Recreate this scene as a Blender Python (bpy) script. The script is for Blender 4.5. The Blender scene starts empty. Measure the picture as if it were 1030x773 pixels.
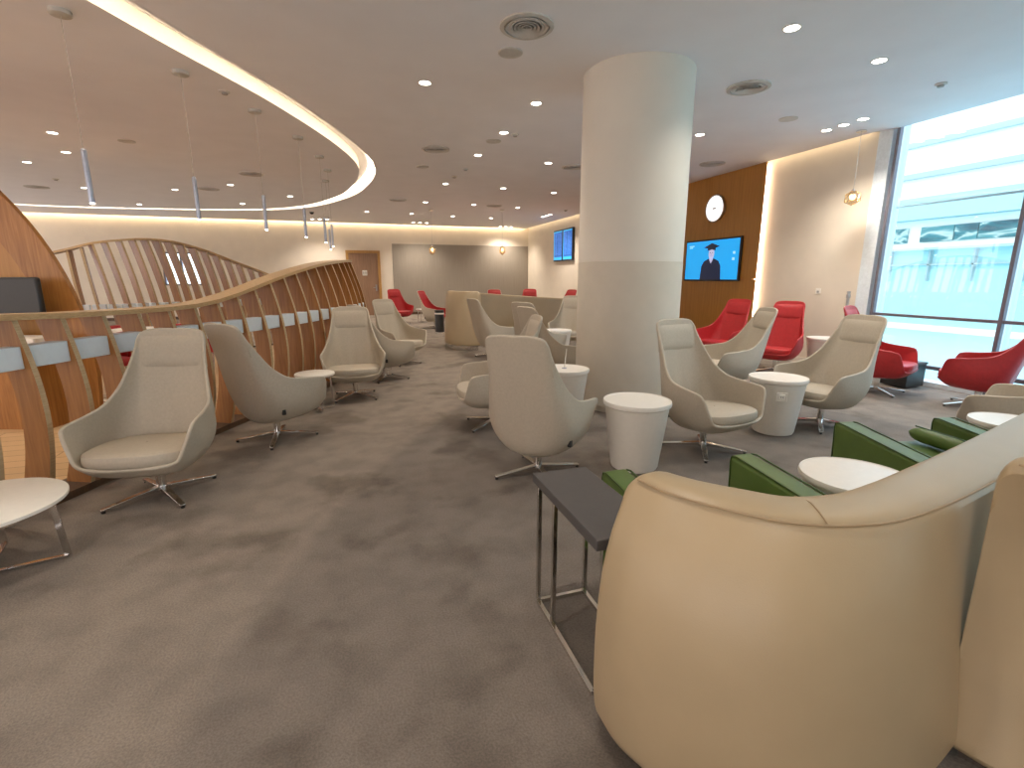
import bpy, bmesh, math, random
from mathutils import Vector, Matrix
random.seed(7)
SC = bpy.context.scene
C = SC.collection
# ---------------------------------------------------------------- camera
PITCH = math.radians(12.17); YAW = math.radians(18.08); EYE = 1.45
cam = bpy.data.cameras.new('camera'); camo = bpy.data.objects.new('camera', cam); C.objects.link(camo)
cam.sensor_fit = 'HORIZONTAL'; cam.sensor_width = 36.0; cam.lens = 494.0/1030.0*36.0
cam.clip_start = 0.02; cam.clip_end = 200
camo.location = (0, 0, EYE); camo.rotation_euler = (math.pi/2-PITCH, 0, -YAW)
SC.camera = camo
# ---------------------------------------------------------------- world, view
world = bpy.data.worlds.new('world'); SC.world = world; world.use_nodes = True
bg = world.node_tree.nodes['Background']
# cool bright daylight toward the window side (+x), warmer and softer light elsewhere
_nt = world.node_tree; _tc = _nt.nodes.new('ShaderNodeTexCoord'); _sx = _nt.nodes.new('ShaderNodeSeparateXYZ')
_mr = _nt.nodes.new('ShaderNodeMapRange'); _mr.inputs['From Min'].default_value = -0.25; _mr.inputs['From Max'].default_value = 0.25
_mx = _nt.nodes.new('ShaderNodeMix'); _mx.data_type = 'RGBA'
_nt.links.new(_tc.outputs['Generated'], _sx.inputs[0]); _nt.links.new(_sx.outputs['X'], _mr.inputs['Value'])
_nt.links.new(_mr.outputs[0], _mx.inputs['Factor'])
_mx.inputs['A'].default_value = (3.0, 2.65, 2.5, 1); _mx.inputs['B'].default_value = (3.7, 4.05, 4.9, 1)
_nt.links.new(_mx.outputs['Result'], bg.inputs[0]); bg.inputs[1].default_value = 1.0
SC.view_settings.view_transform = 'Standard'; SC.view_settings.look = 'None'
SC.view_settings.gamma = 1; SC.view_settings.exposure = 0.0; SC.view_settings.use_curve_mapping = False
SPOT_W = 92.0; SPOT_COL = (1.0, 0.88, 0.76)
COVE = 9.0; RING = 13.0
CEIL = 3.5; WX = 7.45; BY = 20.6; LX = -12.0; FY = -4.0
# ---------------------------------------------------------------- materials
def nodemat(name):
    m = bpy.data.materials.new(name); m.use_nodes = True
    nt = m.node_tree; return m, nt, nt.nodes['Principled BSDF']
def noise(nt, scale, detail=4, coord='Object', stretch=None):
    tc = nt.nodes.new('ShaderNodeTexCoord'); n = nt.nodes.new('ShaderNodeTexNoise')
    n.inputs['Scale'].default_value = scale; n.inputs['Detail'].default_value = detail
    src = tc.outputs[coord]
    if stretch:
        mp = nt.nodes.new('ShaderNodeMapping'); mp.inputs['Scale'].default_value = stretch
        nt.links.new(src, mp.inputs[0]); src = mp.outputs[0]
    nt.links.new(src, n.inputs['Vector']); return n
def ramp(nt, fac, stops):
    r = nt.nodes.new('ShaderNodeValToRGB'); e = r.color_ramp.elements
    e[0].position, e[0].color = stops[0][0], (*stops[0][1], 1)
    e[1].position, e[1].color = stops[-1][0], (*stops[-1][1], 1)
    for p, c in stops[1:-1]:
        q = e.new(p); q.color = (*c, 1)
    nt.links.new(fac, r.inputs[0]); return r
def surf(name, col, rough=0.6, metal=0.0, var=0.06, nscale=30, bump=0.0, bscale=200, spec=0.5, coat=0):
    m, nt, b = nodemat(name)
    n = noise(nt, nscale)
    lo = tuple(c*(1-var) for c in col); hi = tuple(min(1, c*(1+var)) for c in col)
    r = ramp(nt, n.outputs['Fac'], [(0.3, lo), (0.7, hi)])
    nt.links.new(r.outputs[0], b.inputs['Base Color'])
    b.inputs['Roughness'].default_value = rough; b.inputs['Metallic'].default_value = metal
    b.inputs['Specular IOR Level'].default_value = spec
    if coat: b.inputs['Coat Weight'].default_value = coat
    if bump:
        n2 = noise(nt, bscale, 3); bp = nt.nodes.new('ShaderNodeBump')
        bp.inputs['Strength'].default_value = bump; bp.inputs['Distance'].default_value = 0.003
        nt.links.new(n2.outputs['Fac'], bp.inputs['Height']); nt.links.new(bp.outputs[0], b.inputs['Normal'])
    return m
def wood(name, c1, c2, stretch=(14, 14, 0.9), rough=0.38):
    m, nt, b = nodemat(name)
    n = noise(nt, 3.0, 6, 'Object', stretch); n.inputs['Distortion'].default_value = 0.6
    r = ramp(nt, n.outputs['Fac'], [(0.3, c1), (0.7, c2)])
    nt.links.new(r.outputs[0], b.inputs['Base Color'])
    b.inputs['Roughness'].default_value = rough
    return m
def glow(name, col, s):
    m, nt, b = nodemat(name)
    b.inputs['Base Color'].default_value = (*[min(1, c) for c in col], 1)
    b.inputs['Emission Color'].default_value = (*col, 1); b.inputs['Emission Strength'].default_value = s
    return m
M = {}
M['fabric'] = surf('beige_fabric', (0.47, 0.41, 0.32), 0.62, var=0.05, nscale=60, bump=0.15, bscale=500)
M['fabric_pad'] = surf('beige_fabric_pad', (0.47, 0.41, 0.32), 0.62, var=0.05, nscale=60, bump=0.15, bscale=500)
M['piping'] = surf('pale_piping', (0.50, 0.44, 0.345), 0.58)
M['red'] = surf('red_leather', (0.44, 0.022, 0.025), 0.42, var=0.08, bump=0.15, bscale=160)
M['redpipe'] = surf('red_piping', (0.50, 0.025, 0.03), 0.4)
M['green'] = surf('green_leather', (0.09, 0.15, 0.03), 0.45, var=0.1, nscale=9, bump=0.15, bscale=160)
M['greenpipe'] = surf('green_piping', (0.04, 0.08, 0.012), 0.4)
M['leather'] = surf('cream_leather', (0.41, 0.315, 0.19), 0.40, var=0.03, nscale=5, bump=0.12, bscale=260)
M['stitch'] = surf('tan_stitching', (0.36, 0.26, 0.15), 0.6)
M['chrome'] = surf('chrome', (0.75, 0.73, 0.70), 0.12, 1.0, var=0.02)
M['steel'] = surf('brushed_steel', (0.5, 0.48, 0.46), 0.3, 1.0)
M['white'] = surf('white_lacquer', (0.80, 0.75, 0.66), 0.35, var=0.02)
M['whitetop'] = surf('white_top', (0.86, 0.82, 0.74), 0.3, var=0.02)
M['tray'] = surf('white_solid_surface', (0.72, 0.80, 0.85), 0.4, var=0.02)
M['black'] = surf('black_plastic', (0.02, 0.02, 0.02), 0.4)
M['darktop'] = surf('dark_grey_laminate', (0.075, 0.07, 0.068), 0.35, var=0.05)
M['wall'] = surf('cream_wall', (0.78, 0.70, 0.58), 0.8, var=0.03, nscale=3, bump=0.08, bscale=60)
M['ceil'] = surf('ceiling_paint', (0.88, 0.865, 0.88), 0.85, var=0.02, nscale=2)
M['cove'] = surf('cove_paint', (0.82, 0.74, 0.62), 0.8, var=0.02)
M['ply'] = wood('oak_plywood', (0.26, 0.10, 0.018), (0.40, 0.175, 0.042))
M['plyedge'] = wood('plywood_edge', (0.42, 0.29, 0.15), (0.56, 0.41, 0.24), (3, 3, 60))
M['plyrail'] = wood('plywood_rail', (0.50, 0.32, 0.15), (0.66, 0.46, 0.24), (10, 10, 60), 0.3)
M['orange'] = wood('amber_wood_panel', (0.36, 0.155, 0.024), (0.46, 0.21, 0.038), (10, 10, 0.6), 0.35)
M['door'] = wood('brown_door_veneer', (0.26, 0.15, 0.085), (0.34, 0.20, 0.12), (10, 10, 0.8), 0.4)
M['doorframe'] = wood('oak_door_frame', (0.42, 0.22, 0.06), (0.55, 0.30, 0.09))
M['darkwood'] = wood('dark_plinth', (0.08, 0.045, 0.025), (0.12, 0.07, 0.035))
M['column'] = surf('column_plaster', (0.72, 0.67, 0.58), 0.6, var=0.02, nscale=4)
M['column2'] = surf('column_wallpaper', (0.62, 0.56, 0.46), 0.6, var=0.03, nscale=6, bump=0.1, bscale=90)
M['grille'] = surf('white_grille', (0.62, 0.58, 0.53), 0.5)
M['graypaint'] = surf('grey_plastic', (0.36, 0.34, 0.31), 0.6)
M['canopy'] = surf('champagne_metal', (0.55, 0.52, 0.46), 0.5, 0.0)
M['bluemetal'] = surf('bluish_aluminium', (0.42, 0.46, 0.56), 0.3, 0.6)
M['mullion'] = surf('grey_mullion', (0.20, 0.19, 0.22), 0.45, 0.3)
M['mulwhite'] = surf('white_frame', (0.75, 0.82, 0.86), 0.5)
M['outwhite'] = surf('outside_white', (0.92, 0.94, 0.95), 0.7)
M['outblue'] = surf('outside_pale_blue', (0.40, 0.62, 0.68), 0.7)
M['outrail'] = surf('outside_steel', (0.40, 0.52, 0.56), 0.5)
M['frost'] = surf('frosted_panel', (0.42, 0.72, 0.78), 0.6)
M['lamp'] = glow('lamp_disc', (1.0, 0.93, 0.80), 22)
M['cove_led'] = glow('warm_led_strip', (1.0, 0.84, 0.60), COVE)
M['cove_led2'] = glow('warm_led_strip_dim', (1.0, 0.86, 0.64), COVE*.45)
M['ring_led'] = glow('ring_led_strip', (1.0, 0.84, 0.62), RING)
M['clockface'] = glow('lit_clock_face', (0.90, 0.92, 0.95), 1.3)
M['tvblue'] = glow('screen_blue', (0.01, 0.32, 0.75), 1.0)
M['tvdark'] = glow('screen_dark', (0.006, 0.012, 0.035), 1.0)
M['tvskin'] = glow('screen_skin', (0.40, 0.40, 0.55), 1.0)
M['tvcap'] = glow('screen_cap', (0.01, 0.015, 0.03), 1.0)
M['tvlip'] = glow('screen_lip', (0.25, 0.18, 0.28), 1.0)
M['tvtxt'] = glow('screen_text', (0.35, 0.65, 0.95), 1.0)
M['board'] = glow('board_blue', (0.012, 0.09, 0.36), 1.0)
M['boardcyan'] = glow('board_cyan', (0.03, 0.38, 0.75), 1.0)
M['boardtxt'] = glow('board_text', (0.07, 0.22, 0.6), 1.0)
def m_floor():
    m, nt, b = nodemat('wool_carpet')
    tc = nt.nodes.new('ShaderNodeTexCoord')
    # worn lighter walkway on the left, darker loop pile on the right of the seam
    sep = nt.nodes.new('ShaderNodeSeparateXYZ'); nt.links.new(tc.outputs['Object'], sep.inputs[0])
    n0 = noise(nt, 1.3, 3); n1 = noise(nt, 1.6, 9); n2 = noise(nt, 120, 4); n3 = noise(nt, 5.0, 6)
    def math_(op, a, b_=None, c=None):
        k = nt.nodes.new('ShaderNodeMath'); k.operation = op
        for i, v in enumerate((a, b_, c)):
            if v is None: continue
            if isinstance(v, (int, float)): k.inputs[i].default_value = v
            else: nt.links.new(v, k.inputs[i])
        return k.outputs[0]
    x, y = sep.outputs['X'], sep.outputs['Y']
    # seam: x = f(y) through (-.44,1.4) (.15,2.44) (.7,4.4) (1.7,6.6) (2.76,8.6) (3.4,11.7)
    fc = nt.nodes.new('ShaderNodeFloatCurve'); cv = fc.mapping.curves[0]
    pts = [(-4, -2.6), (1.44, -.66), (2.04, -.5), (2.75, -.29), (3.78, .15), (5.0, .85), (6.9, 1.9), (8.8, 2.7), (11.7, 3.4), (20, 4.2)]
    def nx(v): return (v+4)/24.0
    def ny(v): return (v+3)/12.0
    cv.points[0].location = (nx(-4), ny(-2.2)); cv.points[1].location = (nx(20), ny(4.2))
    for a, c_ in pts[1:-1]: cv.points.new(nx(a), ny(c_))
    fc.mapping.update()
    nt.links.new(math_('DIVIDE', math_('ADD', y, 4.0), 24.0), fc.inputs['Value'])
    seam = math_('SUBTRACT', math_('MULTIPLY', fc.outputs[0], 12.0), 3.0)
    d = math_('ADD', math_('SUBTRACT', x, seam), math_('MULTIPLY', math_('SUBTRACT', n0.outputs['Fac'], 0.5), 0.12))
    mr = nt.nodes.new('ShaderNodeMapRange'); mr.inputs['From Min'].default_value = -0.06; mr.inputs['From Max'].default_value = 0.06
    nt.links.new(d, mr.inputs['Value'])
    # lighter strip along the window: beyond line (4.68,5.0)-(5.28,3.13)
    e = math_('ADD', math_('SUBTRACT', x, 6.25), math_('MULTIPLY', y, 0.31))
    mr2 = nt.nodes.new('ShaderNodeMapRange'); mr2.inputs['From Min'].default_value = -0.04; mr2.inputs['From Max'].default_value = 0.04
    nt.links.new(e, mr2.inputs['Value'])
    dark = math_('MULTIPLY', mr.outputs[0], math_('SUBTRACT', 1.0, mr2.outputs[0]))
    mix = nt.nodes.new('ShaderNodeMix'); mix.data_type = 'RGBA'
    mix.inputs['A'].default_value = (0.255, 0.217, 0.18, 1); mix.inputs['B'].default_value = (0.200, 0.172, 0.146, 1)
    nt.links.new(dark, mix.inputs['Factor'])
    # stains and pile
    r1 = ramp(nt, n1.outputs['Fac'], [(0.36, (0.62, 0.60, 0.58)), (0.46, (1.0, 1.0, 1.0)), (0.75, (1.08, 1.07, 1.06))])
    r3 = ramp(nt, n3.outputs['Fac'], [(0.35, (0.84, 0.84, 0.84)), (0.6, (1.06, 1.06, 1.06))])
    r2 = ramp(nt, n2.outputs['Fac'], [(0.36, (0.82, 0.82, 0.82)), (0.64, (1.16, 1.16, 1.16))])
    cur = mix.outputs['Result']
    for r, fac in ((r1, 0.8), (r3, 0.8), (r2, 0.8)):
        q = nt.nodes.new('ShaderNodeMix'); q.data_type = 'RGBA'; q.blend_type = 'MULTIPLY'; q.inputs['Factor'].default_value = fac
        nt.links.new(cur, q.inputs['A']); nt.links.new(r.outputs[0], q.inputs['B']); cur = q.outputs['Result']
    nt.links.new(cur, b.inputs['Base Color'])
    b.inputs['Roughness'].default_value = 0.95; b.inputs['Specular IOR Level'].default_value = 0.15
    bp = nt.nodes.new('ShaderNodeBump'); bp.inputs['Strength'].default_value = 0.5; bp.inputs['Distance'].default_value = 0.006
    nt.links.new(n2.outputs['Fac'], bp.inputs['Height']); nt.links.new(bp.outputs[0], b.inputs['Normal'])
    return m
M['floor'] = m_floor()
def m_plank():
    m, nt, b = nodemat('oak_floorboards')
    tc = nt.nodes.new('ShaderNodeTexCoord'); br = nt.nodes.new('ShaderNodeTexBrick')
    br.inputs['Scale'].default_value = 1.0; br.inputs['Brick Width'].default_value = 1.6; br.inputs['Row Height'].default_value = 0.16
    br.inputs['Mortar Size'].default_value = 0.004
    br.inputs['Color1'].default_value = (0.52, 0.34, 0.17, 1); br.inputs['Color2'].default_value = (0.60, 0.41, 0.22, 1)
    br.inputs['Mortar'].default_value = (0.2, 0.11, 0.05, 1)
    nt.links.new(tc.outputs['Object'], br.inputs[0]); nt.links.new(br.outputs[0], b.inputs['Base Color'])
    b.inputs['Roughness'].default_value = 0.4
    return m
M['plank'] = m_plank()
def m_gray():
    m, nt, b = nodemat('grey_fabric_panel')
    n = noise(nt, 6, 6, 'Object', (1, 1, 1)); n2 = noise(nt, 1.2, 4, 'Object', (60, 60, 1))
    r = ramp(nt, n2.outputs['Fac'], [(0.3, (0.30, 0.26, 0.21)), (0.7, (0.36, 0.315, 0.255))])
    nt.links.new(r.outputs[0], b.inputs['Base Color']); b.inputs['Roughness'].default_value = 0.7
    return m
M['graypanel'] = m_gray()
def m_glass(name, tint, gl=0.06):
    m = bpy.data.materials.new(name); m.use_nodes = True; nt = m.node_tree; nt.nodes.clear()
    o = nt.nodes.new('ShaderNodeOutputMaterial'); mx = nt.nodes.new('ShaderNodeMixShader')
    t = nt.nodes.new('ShaderNodeBsdfTransparent'); g = nt.nodes.new('ShaderNodeBsdfGlossy')
    t.inputs[0].default_value = (*tint, 1); g.inputs['Roughness'].default_value = 0.02
    mx.inputs[0].default_value = gl
    nt.links.new(t.outputs[0], mx.inputs[1]); nt.links.new(g.outputs[0], mx.inputs[2]); nt.links.new(mx.outputs[0], o.inputs[0])
    return m
M['glass'] = m_glass('window_glass', (0.88, 0.97, 1.0))
M['amber'] = m_glass('smoky_amber_glass', (0.90, 0.78, 0.58), 0.25)
def m_poster(seed):
    m, nt, b = nodemat('poster_print_%d' % seed)
    n = noise(nt, 0.8, 5, 'Object', (1, 0.6, 2.2)); n.inputs['Distortion'].default_value = 1.5
    n.noise_dimensions = '4D'; n.inputs['W'].default_value = seed*3.7
    r = ramp(nt, n.outputs['Fac'], [(0.35, (0.01, 0.08, 0.12)), (0.47, (0.03, 0.22, 0.27)), (0.52, (0.55, 0.7, 0.7)), (0.58, (0.05, 0.28, 0.33)), (0.7, (0.10, 0.25, 0.28))])
    nt.links.new(r.outputs[0], b.inputs['Base Color']); b.inputs['Roughness'].default_value = 0.5
    return m
# ---------------------------------------------------------------- mesh helpers
class MB:
    def __init__(s): s.v = []; s.f = []; s.m = []; s.sm = []
    def add(s, vs, fs, mi=0, smooth=False):
        o = len(s.v); s.v += [tuple(v) for v in vs]
        for f in fs: s.f.append(tuple(o+i for i in f)); s.m.append(mi); s.sm.append(smooth)
        return s
    def box(s, c, d, rz=0, mi=0):
        cx, cy, cz = c; a, b, h = d[0]/2, d[1]/2, d[2]/2; cs, sn = math.cos(rz), math.sin(rz)
        vs = []
        for z in (-h, h):
            for x, y in ((-a, -b), (a, -b), (a, b), (-a, b)):
                vs.append((cx+x*cs-y*sn, cy+x*sn+y*cs, cz+z))
        return s.add(vs, [(3, 2, 1, 0), (4, 5, 6, 7), (0, 1, 5, 4), (1, 2, 6, 5), (2, 3, 7, 6), (3, 0, 4, 7)], mi)
    def b2(s, x0, x1, y0, y1, z0, z1, mi=0):
        return s.box(((x0+x1)/2, (y0+y1)/2, (z0+z1)/2), (abs(x1-x0), abs(y1-y0), abs(z1-z0)), 0, mi)
    def bar(s, p, q, w, h, mi=0, w2=None, h2=None):
        p, q = Vector(p), Vector(q); t = (q-p).normalized(); up = Vector((0, 0, 1))
        if abs(t.z) > .99: up = Vector((0, 1, 0))
        sd = t.cross(up).normalized(); up = sd.cross(t)
        w2 = w if w2 is None else w2; h2 = h if h2 is None else h2
        vs = [pt+sd*a*ww/2+up*b*hh/2 for pt, ww, hh in ((p, w, h), (q, w2, h2)) for a, b in ((-1, -1), (1, -1), (1, 1), (-1, 1))]
        return s.add(vs, [(0, 1, 2, 3), (7, 6, 5, 4), (1, 0, 4, 5), (2, 1, 5, 6), (3, 2, 6, 7), (0, 3, 7, 4)], mi)
    def tube(s, pts, r, n=8, closed=False, mi=0):
        pts = [Vector(p) for p in pts]; N = len(pts); rings = []; prev = None
        for i, p in enumerate(pts):
            a = pts[(i-1) % N] if (closed or i > 0) else p; b = pts[(i+1) % N] if (closed or i < N-1) else p
            t = (b-a).normalized()
            if prev is None:
                u = t.cross(Vector((0, 0, 1)))
                if u.length < .1: u = t.cross(Vector((0, 1, 0)))
                u.normalize()
            else: u = (prev-t*prev.dot(t)).normalized()
            prev = u; w = t.cross(u)
            rr = r[i] if isinstance(r, (list, tuple)) else r
            rings.append([p+(u*math.cos(2*math.pi*k/n)+w*math.sin(2*math.pi*k/n))*rr for k in range(n)])
        vs = [v for R in rings for v in R]; fs = []
        for i in range(N if closed else N-1):
            j = (i+1) % N
            for k in range(n): fs.append((i*n+k, i*n+(k+1) % n, j*n+(k+1) % n, j*n+k))
        if not closed: fs += [tuple(range(n))[::-1], tuple((N-1)*n+k for k in range(n))]
        return s.add(vs, fs, mi, True)
    def lathe(s, prof, c=(0, 0, 0), n=32, mi=0, smooth=True):
        vs = []; fs = []
        for r, z in prof:
            for k in range(n):
                a = 2*math.pi*k/n; vs.append((c[0]+r*math.cos(a), c[1]+r*math.sin(a), c[2]+z))
        for i in range(len(prof)-1):
            for k in range(n): fs.append((i*n+k, i*n+(k+1) % n, (i+1)*n+(k+1) % n, (i+1)*n+k))
        s.add(vs, fs, mi, smooth)
        o = len(s.v)-len(vs)
        if prof[0][0] > 1e-4: s.f.append(tuple(o+k for k in range(n))[::-1]); s.m.append(mi); s.sm.append(False)
        if prof[-1][0] > 1e-4: s.f.append(tuple(o+(len(prof)-1)*n+k for k in range(n))); s.m.append(mi); s.sm.append(False)
        return s
    def grid(s, rows, mi=0, closed=False, smooth=True):
        n = len(rows[0]); vs = [v for r in rows for v in r]; fs = []
        for i in range(len(rows)-1):
            for k in range(n if closed else n-1): fs.append((i*n+k, i*n+(k+1) % n, (i+1)*n+(k+1) % n, (i+1)*n+k))
        return s.add(vs, fs, mi, smooth)
    def prism(s, poly, z0, z1, mi=0):
        n = len(poly); vs = [(x, y, z0) for x, y in poly]+[(x, y, z1) for x, y in poly]
        return s.add(vs, [tuple(range(n))[::-1], tuple(range(n, 2*n))]+[(k, (k+1) % n, n+(k+1) % n, n+k) for k in range(n)], mi)
    def build(s, name, mats, parent=None, weld=False):
        me = bpy.data.meshes.new(name); me.from_pydata(s.v, [], s.f)
        if not isinstance(mats, (list, tuple)): mats = [mats]
        for m in mats: me.materials.append(M[m] if isinstance(m, str) else m)
        for p, mi, sm in zip(me.polygons, s.m, s.sm): p.material_index = mi; p.use_smooth = sm
        bm = bmesh.new(); bm.from_mesh(me)
        if weld: bmesh.ops.remove_doubles(bm, verts=bm.verts, dist=1e-5)
        bmesh.ops.recalc_face_normals(bm, faces=bm.faces); bm.to_mesh(me); bm.free()
        me.set_sharp_from_angle(angle=math.radians(42))
        o = bpy.data.objects.new(name, me); C.objects.link(o); o.parent = parent
        return o
def mod(o, kind, **kw):
    m = o.modifiers.new(kind.lower(), kind)
    for k, v in kw.items(): setattr(m, k, v)
    return m
def bevel(o, w=0.004, seg=2): mod(o, 'BEVEL', width=w, segments=seg, limit_method='ANGLE'); return o
def tag(o, label, cat, group=None, kind=None):
    o['label'] = label; o['category'] = cat
    if group: o['group'] = group
    if kind: o['kind'] = kind
    return o
def thing(name, label, cat, loc=(0, 0, 0), rz=0, group=None):
    o = bpy.data.objects.new(name, None); C.objects.link(o); o.empty_display_size = .1
    o.location = loc; o.rotation_euler = (0, 0, rz); return tag(o, label, cat, group)
def struct(o): o['kind'] = 'structure'; return o
def dup(root, label, loc, rz=None, group=None, scale=None):
    def cp(o, par):
        c = o.copy(); C.objects.link(c); c.parent = par
        for ch in o.children: cp(ch, c)
        return c
    r = cp(root, None); r.location = loc
    if rz is not None: r.rotation_euler = (0, 0, rz)
    if scale: r.scale = scale
    r['label'] = label
    if group: r['group'] = group
    return r
def cr(pts, n, closed=False):
    P = [Vector(p) for p in pts]; N = len(P); out = []
    for i in range(N if closed else N-1):
        p0 = P[(i-1) % N] if (closed or i > 0) else P[0]*2-P[1]
        p1, p2 = P[i], P[(i+1) % N]
        p3 = P[(i+2) % N] if (closed or i < N-2) else P[-1]*2-P[-2]
        for k in range(n):
            t = k/n; out.append(0.5*((2*p1)+(p2-p0)*t+(2*p0-5*p1+4*p2-p3)*t*t+(3*p1-p0-3*p2+p3)*t**3))
    if not closed: out.append(P[-1].copy())
    return out
def tri(mesh_pts_outer, holes, z):
    bm = bmesh.new(); edges = []
    for loop in [mesh_pts_outer]+holes:
        vs = [bm.verts.new((p[0], p[1], z)) for p in loop]
        for i in range(len(vs)): edges.append(bm.edges.new((vs[i], vs[(i+1) % len(vs)])))
    bmesh.ops.triangle_fill(bm, edges=edges, use_beauty=True)
    bm.verts.index_update()
    v = [tuple(x.co) for x in bm.verts]; f = [tuple(q.index for q in fc.verts) for fc in bm.faces]; bm.free()
    return v, f
# ================================================================ SETTING
struct(MB().b2(LX, WX+.1, FY, BY, -.12, 0).build('floor', 'floor'))
# ring slot
ring = [(-8.6, 18.55), (-5.4, 18.35), (-2.5, 17.6), (-.9, 16.3), (.15, 14.1), (.55, 12.2), (.62, 10.4), (.27, 8.8), (-.43, 6.98), (-1.14, 5.58), (-1.62, 4.6), (-2.5, 3.0), (-3.8, 1.3), (-5.8, .2), (-8.0, .6), (-9.8, 2.6), (-10.6, 6), (-10.9, 11), (-10.6, 15.5), (-9.9, 17.6)]
rc = [(p.x, p.y) for p in cr([(a, b, 0) for a, b in ring], 6, True)]
def offset(loop, d):
    out = []; n = len(loop)
    for i in range(n):
        a = Vector(loop[i-1]); b = Vector(loop[(i+1) % n]); t = (b-a).normalized(); out.append((loop[i][0]-t.y*d, loop[i][1]+t.x*d))
    return out
area = sum(rc[i-1][0]*rc[i][1]-rc[i][0]*rc[i-1][1] for i in range(len(rc)))
sgn = 1 if area > 0 else -1        # +offset = inwards when counter-clockwise
RO = offset(rc, -0.02*sgn); RI = offset(rc, 0.29*sgn)
cv_, cf_ = tri([(LX, FY), (WX-.0, FY), (WX-.0, 5.5), (WX-.13, 5.66), (WX-.13, BY-.14), (LX, BY-.14)], [RO], CEIL)
mb = MB().add(cv_, cf_)
mb.add([(x, y, CEIL+.16) for x, y in ((LX, FY), (WX, FY), (WX, BY), (LX, BY))], [(0, 1, 2, 3)])
vi, fi = tri(RI, [], CEIL); mb.add(vi, fi)
# rims of the slot, of the recess and of the perimeter cove
def skirt(mb, loop, z0, z1, mi=0, closed=True):
    n = len(loop); vs = [(x, y, z0) for x, y in loop]+[(x, y, z1) for x, y in loop]
    mb.add(vs, [(k, (k+1) % n, n+(k+1) % n, n+k) for k in range(n if closed else n-1)], mi, True)
skirt(mb, RO, CEIL, CEIL+.16); skirt(mb, RI, CEIL, CEIL+.16, 1)
skirt(mb, [(WX-.13, 5.66), (WX-.13, BY-.14), (LX, BY-.14)], CEIL, CEIL+.16, 1, False)
struct(mb.build('ceiling', ['ceil', 'cove']))
# led strip in the slot (a lamp of the room)
ra, rb = offset(rc, 0.02*sgn), offset(rc, 0.10*sgn)
n = len(rc); mb = MB(); vs = []
for z in (CEIL+.145, CEIL+.155): vs += [(x, y, z) for x, y in ra]+[(x, y, z) for x, y in rb]
fs = []
for k in range(n):
    j = (k+1) % n
    fs += [(k, j, n+j, n+k), (2*n+k, 3*n+k, 3*n+j, 2*n+j), (k, 2*n+k, 2*n+j, j), (n+k, n+j, 3*n+j, 3*n+k)]
mb.add(vs, fs); o = mb.build('ceiling_ring_light', 'ring_led')
tag(o, 'long curved warm white light strip recessed in a loop in the ceiling', 'ceiling light')
o = MB().b2(LX+.1, WX-.2, BY-.115, BY-.085, CEIL+.06, CEIL+.075).b2(LX+.1, WX-.2, BY-.13, BY-.10, CEIL+.04, CEIL+.055).build('cove_light_strip', 'cove_led')
tag(o, 'hidden warm light strip washing the top of the back wall', 'cove light')
o = MB().b2(WX-.115, WX-.09, 5.75, BY-.2, CEIL+.05, CEIL+.075).build('cove_light_strip', 'cove_led2')
tag(o, 'hidden warm light strip along the top of the right side wall', 'cove light')
# walls
mb = MB()   # back wall with an opening
ox0, ox1, oz0, oz1 = -6.15, -5.0, 1.2, 2.34
mb.b2(LX, ox0, BY, BY+.2, 0, CEIL+.3).b2(ox1, WX+.2, BY, BY+.2, 0, CEIL+.3).b2(ox0, ox1, BY, BY+.2, 0, oz0).b2(ox0, ox1, BY, BY+.2, oz1, CEIL+.3)
struct(mb.build('wall_back', 'wall'))
w = struct(MB().b2(ox0, ox1, BY+.08, BY+.1, oz0, oz1).build('window_1', 'glass'))
mb = MB()
for a, b, c, d in ((ox0, ox1, oz0, oz0+.05), (ox0, ox1, oz1-.05, oz1), (ox0, ox0+.05, oz0, oz1), (ox1-.05, ox1, oz0, oz1), ((ox0+ox1)/2-.03, (ox0+ox1)/2+.03, oz0, oz1)):
    mb.b2(a, b, BY+.03, BY+.14, c, d)
mb.build('window_frame', 'mullion', w)
struct(MB().b2(WX, WX+.2, 5.64, BY, 0, CEIL+.3).build('wall_right', 'wall'))
mb = MB().b2(LX-.2, LX, FY, BY+.2, 0, .5).b2(LX-.2, LX, FY, BY+.2, 3.1, CEIL+.3)  # unseen wall; its open bays are added to let in soft fill daylight
for k in range(9): mb.b2(LX-.2, LX, FY+k*3.0, FY+k*3.0+.5, .5, 3.1)
struct(mb.build('wall_left', 'wall'))
mb = MB().b2(LX-.2, WX+.2, FY-.2, FY, 0, .3).b2(LX-.2, WX+.2, FY-.2, FY, 3.3, CEIL+.3)
mb.b2(-.6, WX+.2, FY-.2, FY, .3, 3.3)  # out of view: solid at right, left bays opened up for added fill light
for k in range(4): mb.b2(LX+k*3.18-.1, LX+k*3.18+.1, FY-.2, FY, .3, 3.3)
struct(mb.build('wall_front', 'wall'))
o = struct(MB().b2(LX, WX+.2, FY, BY, CEIL+.3, CEIL+.4).build('trim_6', 'ceil')); 
# grey fabric panel on back wall
struct(bevel(MB().b2(1.73, WX-.01, BY-.03, BY, .0, 2.78).build('trim_1', 'graypanel'), .006))
# baseboards
struct(MB().b2(LX, -.05, BY-.015, BY, 0, .1).b2(1.25, 1.73, BY-.015, BY, 0, .1).b2(1.73, WX, BY-.05, BY-.03, 0, .1).build('baseboard_back', 'darkwood'))
struct(MB().b2(WX-.015, WX, 5.66, 7.7, 0, .1).b2(WX-.015, WX, 13.5, BY-.06, 0, .1).build('baseboard_right', 'white'))
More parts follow.
